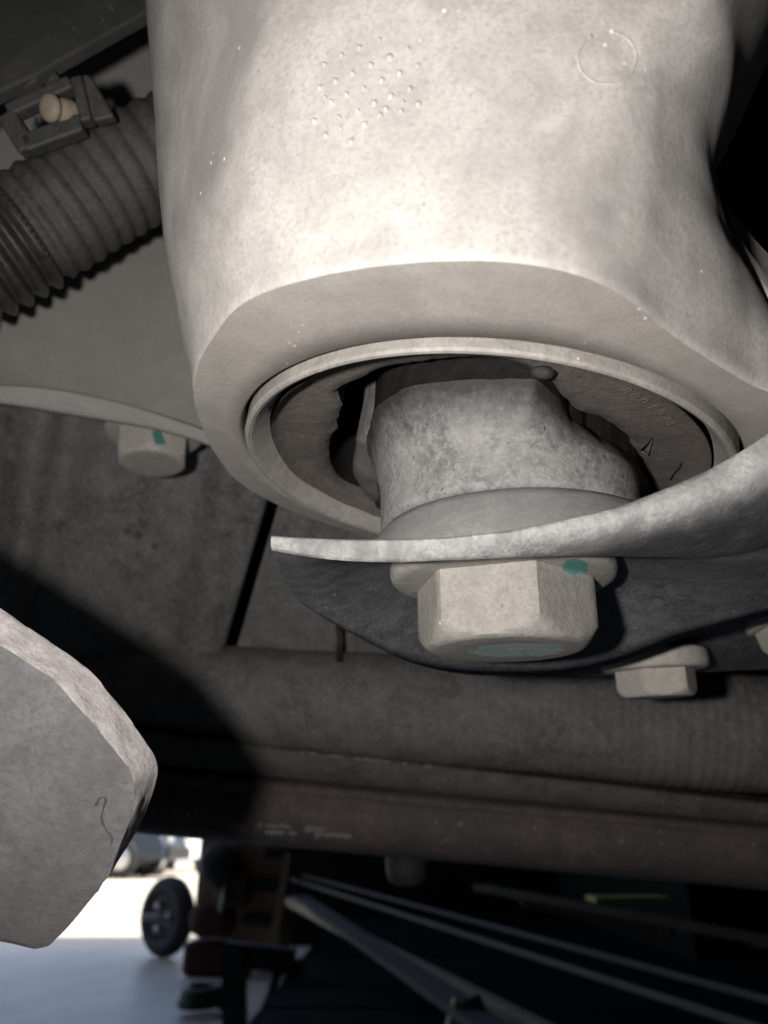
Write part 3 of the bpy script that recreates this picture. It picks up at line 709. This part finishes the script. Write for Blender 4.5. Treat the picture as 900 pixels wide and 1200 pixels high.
chars('25', [(p1, math.atan2(p1.y, p1.x)+math.pi/2), (p2, math.atan2(p2.y, p2.x)+math.pi/2)], .0024, M_rubber, 'moulded_number', bu)
tri = [onEz(x, y, ZR-.0008) for x, y in ((751, 528), (764, 514), (759, 534))]
new_mesh('moulded_arrow', *tube([tri[0], tri[1], tri[2], tri[0]], .00014, 6), M_rubber, bu)
new_mesh('rubber_crack', *tube([onEz(x, y, ZR-.0006) for x, y in ((800, 541), (796, 549), (790, 555), (786, 562))], .00014, 6), M_rubber_dark, bu)

# ================================================================== BRACKET PLATE under the bushing
bp = thing('bracket_plate', 'black curved bracket plate with a worn pale front rim clamped under the bushing', 'bracket', MB)
toB = lambda p: MBi @ p
NS = 90
rim_b = [(318, 644, .1035), (350, 650, .1025), (400, 656, .1000), (460, 658, .0978), (520, 656, .0970), (594, 653, .0972), (660, 651, .0985), (720, 651, .1005), (780, 652, .1030), (840, 652, .1045), (900, 640, .1045), (960, 612, .103), (1030, 565, .100)]
rim_t = [(318, 627, .1035), (350, 629, .1025), (400, 631, .1000), (460, 631, .0975), (520, 629, .0962), (594, 621, .0955), (660, 608, .0955), (720, 594, .0955), (780, 572, .0950), (840, 545, .0940), (900, 508, .0925), (960, 462, .0905), (1030, 405, .088)]
rb = [toB(p) for p in cr([P(*q) for q in rim_b], NS)]
rt = [toB(p) for p in cr([P(*q) for q in rim_t], NS)]
def row_from(lst): return [toB(p) for p in cr([P(*q) for q in lst], NS)]
r1 = row_from([(326, 662, .111), (356, 666, .112), (404, 658, .113), (462, 645, .114), (524, 640, .1145), (594, 640, .1145), (660, 638, .1145), (722, 640, .114), (782, 652, .113), (842, 664, .111), (902, 658, .1095), (962, 632, .107), (1030, 585, .104)])
r2 = row_from([(334, 682, .119), (362, 690, .123), (410, 698, .129), (466, 698, .135), (528, 693, .140), (594, 692, .140), (660, 690, .138), (722, 686, .133), (784, 684, .126), (844, 680, .119), (904, 671, .115), (964, 650, .112), (1030, 610, .109)])
r3 = row_from([(346, 699, .126), (374, 712, .130), (420, 726, .136), (472, 740, .142), (532, 748, .146), (596, 749, .147), (662, 740, .145), (724, 726, .139), (786, 714, .132), (846, 703, .126), (906, 690, .122), (966, 672, .119), (1030, 640, .117)])
r4 = row_from([(352, 706, .129), (384, 727, .134), (430, 752, .141), (478, 775, .147), (535, 789, .151), (600, 792, .151), (664, 789, .149), (726, 776, .145), (788, 752, .139), (848, 735, .133), (908, 719, .129), (968, 700, .126), (1030, 670, .124)])
TH = Vector((0, 0, .003))
def mixr(a, b, q): return [x.lerp(y, q) for x, y in zip(a, b)]
und = [rb, [p+Vector((0, .0006, .0002)) for p in mixr(rb, r1, .06)], mixr(rb, r1, .35), mixr(rb, r1, .7), r1, mixr(r1, r2, .5), r2, mixr(r2, r3, .5), r3, mixr(r3, r4, .6), r4, [p+TH for p in r4]]
new_mesh('underside', *loft(und), M_plate, bp)
ri = []; wear_shade = []; pxh = [max(6.0, (B_[1]-T_[1])) for B_, T_ in zip(cr([Vector(q) for q in rim_b], NS), cr([Vector(q) for q in rim_t], NS))]
NQ = 22
for i in range(NQ+1):
    q = i/NQ; row = []
    for j, (b, t_) in enumerate(zip(rb, rt)):
        big_ = min(1, max(0, (pxh[j]-27)/60)); bul = .0004+.0045*big_
        p = t_.lerp(b, q)+Vector((0, -1, -.35)).normalized()*bul*4*q*(1-q)*(.75+.5*(1-q))
        e_ = min(q, 1-q)*pxh[j]
        if e_ < 2.5: p += Vector((0, 1, 0))*.0003*(1-e_/2.5)
        p += Vector((0, 1, 1))*.00022*nz(b.lerp(t_, 1-q), 280, 3)*min(1, e_/3)
        row.append(p); wear_shade.append(max(0, 1-max(0, q*pxh[j]-20)/34.0))
    ri.append(row)
for rw, wv_ in (([p+Vector((0, .004, .0004)) for p in rt], 1), ([p+TH*.6 for p in r1], 0), ([p+TH for p in r2], 0), ([p+TH for p in r3], 0), ([p+TH for p in r4], 0)):
    ri.insert(0, rw)
    wear_shade = [wv_]*NS+wear_shade
rim_o = smooth_by_angle(new_mesh('worn_rim', *loft(ri), M_rim, bp), 40)
at = rim_o.data.attributes.new('wear_shade', 'FLOAT', 'POINT')      # paint worn off the lip plus its downward shading, both put into the colour
for i, w_ in enumerate(wear_shade): at.data[i].value = w_
_t = M_rim.node_tree; _b = _t.nodes['Principled BSDF']; _src = _b.inputs['Base Color'].links[0].from_socket
_a = _t.nodes.new('ShaderNodeAttribute'); _a.attribute_name = 'wear_shade'
_tc = _t.nodes.new('ShaderNodeTexCoord'); _n = _t.nodes.new('ShaderNodeTexNoise'); _n.inputs['Scale'].default_value = 330; _n.inputs['Detail'].default_value = 8; _n.inputs['Roughness'].default_value = .7; _t.links.new(_tc.outputs['Object'], _n.inputs['Vector'])
_m = _t.nodes.new('ShaderNodeMath'); _m.operation = 'MULTIPLY_ADD'; _t.links.new(_n.outputs['Fac'], _m.inputs[0]); _m.inputs[1].default_value = .7; _t.links.new(_a.outputs['Fac'], _m.inputs[2])
_r = _t.nodes.new('ShaderNodeMapRange'); _r.inputs['From Min'].default_value = .35; _r.inputs['From Max'].default_value = 1.15; _t.links.new(_m.outputs[0], _r.inputs['Value'])
_x = _t.nodes.new('ShaderNodeMix'); _x.data_type = 'RGBA'; _t.links.new(_r.outputs[0], _x.inputs[0]); _x.inputs[6].default_value = (.055, .055, .057, 1); _t.links.new(_src, _x.inputs[7]); _t.links.new(_x.outputs[2], _b.inputs['Base Color'])
rows = []
for rad, z in [(.0120, -.0102), (.0190, -.0102), (.0207, -.0104), (.0219, -.0118), (.0232, -.0142), (.0249, -.0168), (.0256, -.0186)]:
    row = []
    for k in range(120):
        a_ = 2*math.pi*k/120; dl = abs(((a_-1.5*math.pi)+math.pi) % (2*math.pi)-math.pi)
        kk = 1-.9*min(1, max(0, (dl-R(14))/R(30))) if math.cos(a_) > 0 else 1-.7*min(1, max(0, (dl-R(62))/R(25)))
        rr2 = .0207+(rad-.0207)*(.3+.7*kk) if rad > .0207 else rad
        row.append(Vector((rr2*math.cos(a_), rr2*math.sin(a_), -.0102+(z+.0102)*kk)))
    rows.append(row)
v, f = loft(rows, True)
new_mesh('dished_seat', v, f, M_washer, bp)

# ================================================================== YARD AND GARAGE CLUTTER
def car(label, loc, rz, paint, sc=1.0, van=False):
    t = thing('parked_car', label, 'car', Matrix.Translation(loc) @ Matrix.Rotation(rz, 4, 'Z'), 'cars parked across the yard')
    Lh, w2 = 2.1*sc, .85*sc
    if van: side = [(-2.3, .3), (-2.3, 1.9), (1.2, 1.95), (1.75, 1.2), (2.25, 1.05), (2.3, .3)]
    else: side = [(-2.1, .3), (-2.15, .85), (-1.75, .95), (-1.15, 1.42), (.45, 1.42), (1.1, .95), (1.95, .82), (2.1, .55), (2.1, .3)]
    v, f = prism([Vector((x*sc, -w2, z*sc)) for x, z in side], Vector((0, 2*w2, 0)))
    o = new_mesh('body', v, f, paint, t, smooth=False); bevel(o, .08*sc, 3)
    ws = [(-1.05, 1.05), (-1.05, 1.6), (1.0, 1.6), (1.4, 1.15)] if van else [(-1.3, .96), (-1.0, 1.34), (.38, 1.34), (.9, .96)]
    for s in (-1, 1):
        new_mesh('side_window', *prism([Vector((x*sc, s*(w2+.004), z*sc)) for x, z in ws], Vector((0, s*.006, 0))), M_glass, t, smooth=False)
    fw = [(2.34*.0+1.3, 1.85), (1.72, 1.25)] if van else [(.52, 1.36), (1.06, .98)]
    a, b = fw
    n_ = Vector((b[1]-a[1], 0, a[0]-b[0])).normalized()*-.012
    if n_.z < 0: n_ = -n_
    new_mesh('windscreen', *prism([Vector((a[0]*sc, -w2*.82, a[1]*sc))+n_*4, Vector((a[0]*sc, w2*.82, a[1]*sc))+n_*4, Vector((b[0]*sc, w2*.9, b[1]*sc))+n_*4, Vector((b[0]*sc, -w2*.9, b[1]*sc))+n_*4], n_), M_glass, t, smooth=False)
    xf = 2.3 if van else 2.1
    for s in (-1, 1):
        o = new_mesh('headlight', *box(Vector((xf*sc, s*.6*sc, .66*sc)), (.06, .3*sc, .14*sc)), M_chrome, t, smooth=False); bevel(o, .02)
        for x in (-1.3, 1.3):
            wv, wf = lathe([(.2, -.1), (.3, -.1), (.33, -.07), (.33, .07), (.3, .1), (.2, .1)], 28)
            m = Matrix.Translation((x*sc, s*(w2-.06), .33*sc)) @ Matrix.Rotation(math.pi/2, 4, 'X') @ Matrix.Scale(sc, 4)
            wo = new_mesh('wheel', [m @ q for q in wv], wf, M_tyre, t)
            hv, hf = lathe([(.001, s*-.085), (.19, s*-.085), (.21, s*-.06), (.21, 0)], 24)
            new_mesh('wheel_rim', [m @ q for q in hv], hf, M_chrome, wo)
    new_mesh('bumper', *box(Vector(((xf+.02)*sc, 0, .42*sc)), (.1, 1.6*sc, .2*sc)), M_blackp, t, smooth=False)
    return t
def yard(px, Y): return gp(px, Y, 0.0)
car('dark blue car with bright wheel at the far left of the yard', yard(128, 15.0)+Vector((-1.15, .8, 0)), 0, M_bluecar)
car('white van facing the garage in the middle of the yard gap', yard(172, 19)+Vector((0, 0, 0)), R(-98), M_white, van=True)
car('red car behind the white van at the right of the yard gap', yard(206, 27)+Vector((.5, 0, 0)), R(-70), M_redcar)
# building across the yard
fb = thing('far_building', 'pale sunlit building behind the parked cars across the yard', 'building', (-10, 45, 0))
o = new_mesh('wall', *box((0, 0, 3), (40, 6, 6)), M_white, fb, smooth=False)
for k in range(7):
    w0 = new_mesh('window', *box((-15+k*4.6, -3.01, 2.6), (1.6, .06, 1.6)), M_glass, fb, smooth=False)
    for z_ in (3.45, 1.75): new_mesh('window_frame', *box((-15+k*4.6, -3.06, z_), (1.8, .08, .1)), M_alu, w0, smooth=False)
new_mesh('roof', *box((0, 0, 6.1), (41, 7, .25)), M_rust, fb, smooth=False)

# trolley wheel standing on the floor at the door
wp = gp(196, 3.36, .142)
wt = thing('trolley_wheel', 'black trolley wheel with bright bolts leaning by the garage door', 'wheel', Matrix.Translation(wp) @ Matrix.Rotation(R(-38), 4, 'Z') @ Matrix.Rotation(R(16), 4, 'Y') @ Matrix.Rotation(R(90), 4, 'X'))
tv, tf = [], []
ring = []
for k in range(13):
    a = 2*math.pi*k/12; ring.append((.104+.038*math.cos(a), .040*math.sin(a)))
v, f = lathe(ring, 48); new_mesh('tyre', v, f, M_tyre, wt)
v, f = lathe([(.001, -.012), (.05, -.016), (.075, -.03), (.075, .03), (.05, .016), (.001, .012)], 36); new_mesh('rim', v, f, M_blackp, wt)
for a in (0.4, 2.5, 4.6):
    for s in (-1, 1):
        v, f = lathe([(.001, -.012), (.011, -.012), (.011, .012), (.001, .012)], 6); new_mesh('wheel_bolt', [q+Vector((.045*math.cos(a), .045*math.sin(a), s*.024)) for q in v], f, M_alu, wt, smooth=False)
new_mesh('axle', *tube([Vector((0, 0, -.12)), Vector((0, 0, .12))], .011, 10), M_alu, wt)

# brown machine beside the door
mo = gp(280, 2.95, 0)
ma = thing('workshop_machine', 'dark brown workshop machine with a red base beside the door', 'machine', mo)
def mb(name, c, s, m, par=ma, bv=.01): o = new_mesh(name, *box(c, s), m, par, smooth=False); return bevel(o, bv)
mb('red_base', (-.07, .02, .05), (.20, .26, .10), M_red, bv=.02)
mb('motor_housing', (-.085, -.02, .16), (.15, .2, .10), M_red, bv=.035)
mb('gear_cover', (-.02, -.10, .25), (.12, .06, .10), M_rust, bv=.02)
for k in range(3): mb('side_bracket', (.06+.03*k, -.09, .16+.10*k), (.09, .04, .03), M_blackp, bv=.006)
mb('column', (-.10, .02, .42), (.11, .16, .48), M_mach)
mb('cabinet', (.05, .05, .36), (.20, .26, .60), M_mach)
mb('cross_arm', (.02, -.06, .50), (.26, .10, .10), M_mach)
v, f = lathe([(.001, -.05), (.05, -.05), (.062, -.035), (.062, .035), (.05, .05), (.001, .05)], 28)
m = Matrix.Translation((-.065, -.13, .325)) @ Matrix.Rotation(R(75), 4, 'X'); new_mesh('hand_wheel', [m @ q for q in v], f, M_blackp, ma)
new_mesh('lever', *tube([Vector((-.04, -.14, .27)), Vector((-.05, -.15, .19))], .008, 8), M_alu, ma)
new_mesh('lever_knob', *lathe([(.001, .165), (.014, .17), (.018, .185), (.014, .2), (.001, .205)], 14), M_rust, ma)
# wooden lath leaning against it
tag(new_mesh('wooden_lath', *bar(gp(338, 2.6, .36), gp(316, 2.55, .06), .028, .02, Vector((1, 0, 0))), M_wood, smooth=False, world=True), 'thin pale wooden lath standing upright beside the machine', 'lath')
# black stand
st = thing('black_stand', 'black steel stand with bent legs in front of the machine', 'stand', gp(285, 1.9, 0))
def rel(p): return p-st.location
new_mesh('post', *bar(rel(gp(276, 1.9, .001)), rel(gp(274, 1.9, .17)), .045, .045, Vector((0, 1, 0))), M_blackp, st, smooth=False)
new_mesh('top_bar', *bar(rel(gp(262, 1.92, .16)), rel(gp(345, 1.92, .145)), .05, .045), M_blackp, st, smooth=False)
new_mesh('leg', *tube([rel(gp(330, 1.95, .14)), rel(gp(305, 1.8, .05)), rel(gp(288, 1.7, .0))], .01, 8), M_blackp, st)
new_mesh('leg', *tube([rel(gp(352, 1.95, .14)), rel(gp(325, 1.8, .05)), rel(gp(308, 1.7, .0))], .012, 8), M_blackp, st)
# green hose coil at floor
pts = [gp(236, 2.2, .02)+Vector((.05*math.cos(k*.55)*(1-.006*k), .05*math.sin(k*.55)*(1-.006*k), .0009*k)) for k in range(40)]
tag(new_mesh('hose_coil', *tube(pts, .012, 8), M_green, world=True), 'small dark green hose coil on the floor by the black stand', 'hose')
# low black pallet added to make the shaded floor under the clutter dark
pa = thing('added_dark_pallet', 'added low black pallet standing in for the dark shaded floor under the rails and beam', 'pallet', (0, 1.3, 0))
for k in range(10):
    new_mesh('added_dark_plank', *box((1.1, .12+.25*k, .105), (2.62, .235, .02)), M_mat, pa, smooth=False)
for k in range(3): new_mesh('added_dark_runner', *box((-.1+k*1.2, 1.1, .047), (.09, 2.3, .09)), M_mat, pa, smooth=False)
# long boards and rails running away on the right
def longbar(label, name, a, b, w, h, m, cat, group=None):
    o = new_mesh(name, *bar(a, b, w, h), m, smooth=False, world=True); bevel(o, .002); return tag(o, label, cat, group)
longbar('upper thin pale metal rail of the pair running off to the right', 'metal_rail', gp(355, 2.75, .296), gp(930, .90, .214), .009, .007, M_railm, 'rail', 'rails lying on the sawhorse')
longbar('lower thin pale metal rail of the pair running off to the right', 'metal_rail', gp(341, 2.72, .286), gp(930, .80, .205), .008, .008, M_railm, 'rail', 'rails lying on the sawhorse')
longbar('wide grey board lying between the rails and the pale wooden beam', 'grey_board', gp(350, 2.6, .242), gp(660, .95, .146), .05, .010, M_board, 'board')
longbar('pale wooden beam sloping down below the two rails', 'wooden_beam', gp(336, 2.6, .232), gp(745, .97, .138), .024, .022, M_wood, 'beam')
sh = thing('sawhorse', 'pale wooden sawhorse leg under the long beam', 'sawhorse', gp(520, 1.15, 0))
new_mesh('leg', *bar(gp(546, 1.22, .170)-sh.location, gp(498, 1.2, .0)-sh.location, .035, .03, Vector((0, 1, 0))), M_wood, sh, smooth=False)
new_mesh('leg', *bar(gp(552, 1.22, .170)-sh.location, gp(640, 1.1, .0)-sh.location, .03, .03, Vector((0, 1, 0))), M_blackp, sh, smooth=False)
# rusty toothed bar and small bright bits, far right
tb = thing('rusty_rack_bar', 'rusty toothed bar lying high on the right under the rail', 'bar', gp(730, 1.5, .27))
a, b = gp(560, 1.7, .296)-tb.location, gp(960, 1.2, .235)-tb.location
new_mesh('bar_body', *bar(a, b, .03, .012), M_rust, tb, smooth=False)
for k in range(24):
    p = a.lerp(b, .18+.02*k); new_mesh('tooth', *box(p+Vector((0, -.012, -.012)), (.010, .02, .014)), M_rust, tb, smooth=False)
tag(new_mesh('shelf_box', *box(gp(735, 2.0, .262), (.17, .10, .010)), M_yel, smooth=False, world=True), 'yellow green strip of a box showing under the rail at right', 'box')
tag(bevel(new_mesh('steel_clamp', *box(gp(848, 1.32, .247), (.026, .02, .012)), M_chrome, smooth=False, world=True), .002), 'small bright steel clamp on the rusty bar', 'clamp')
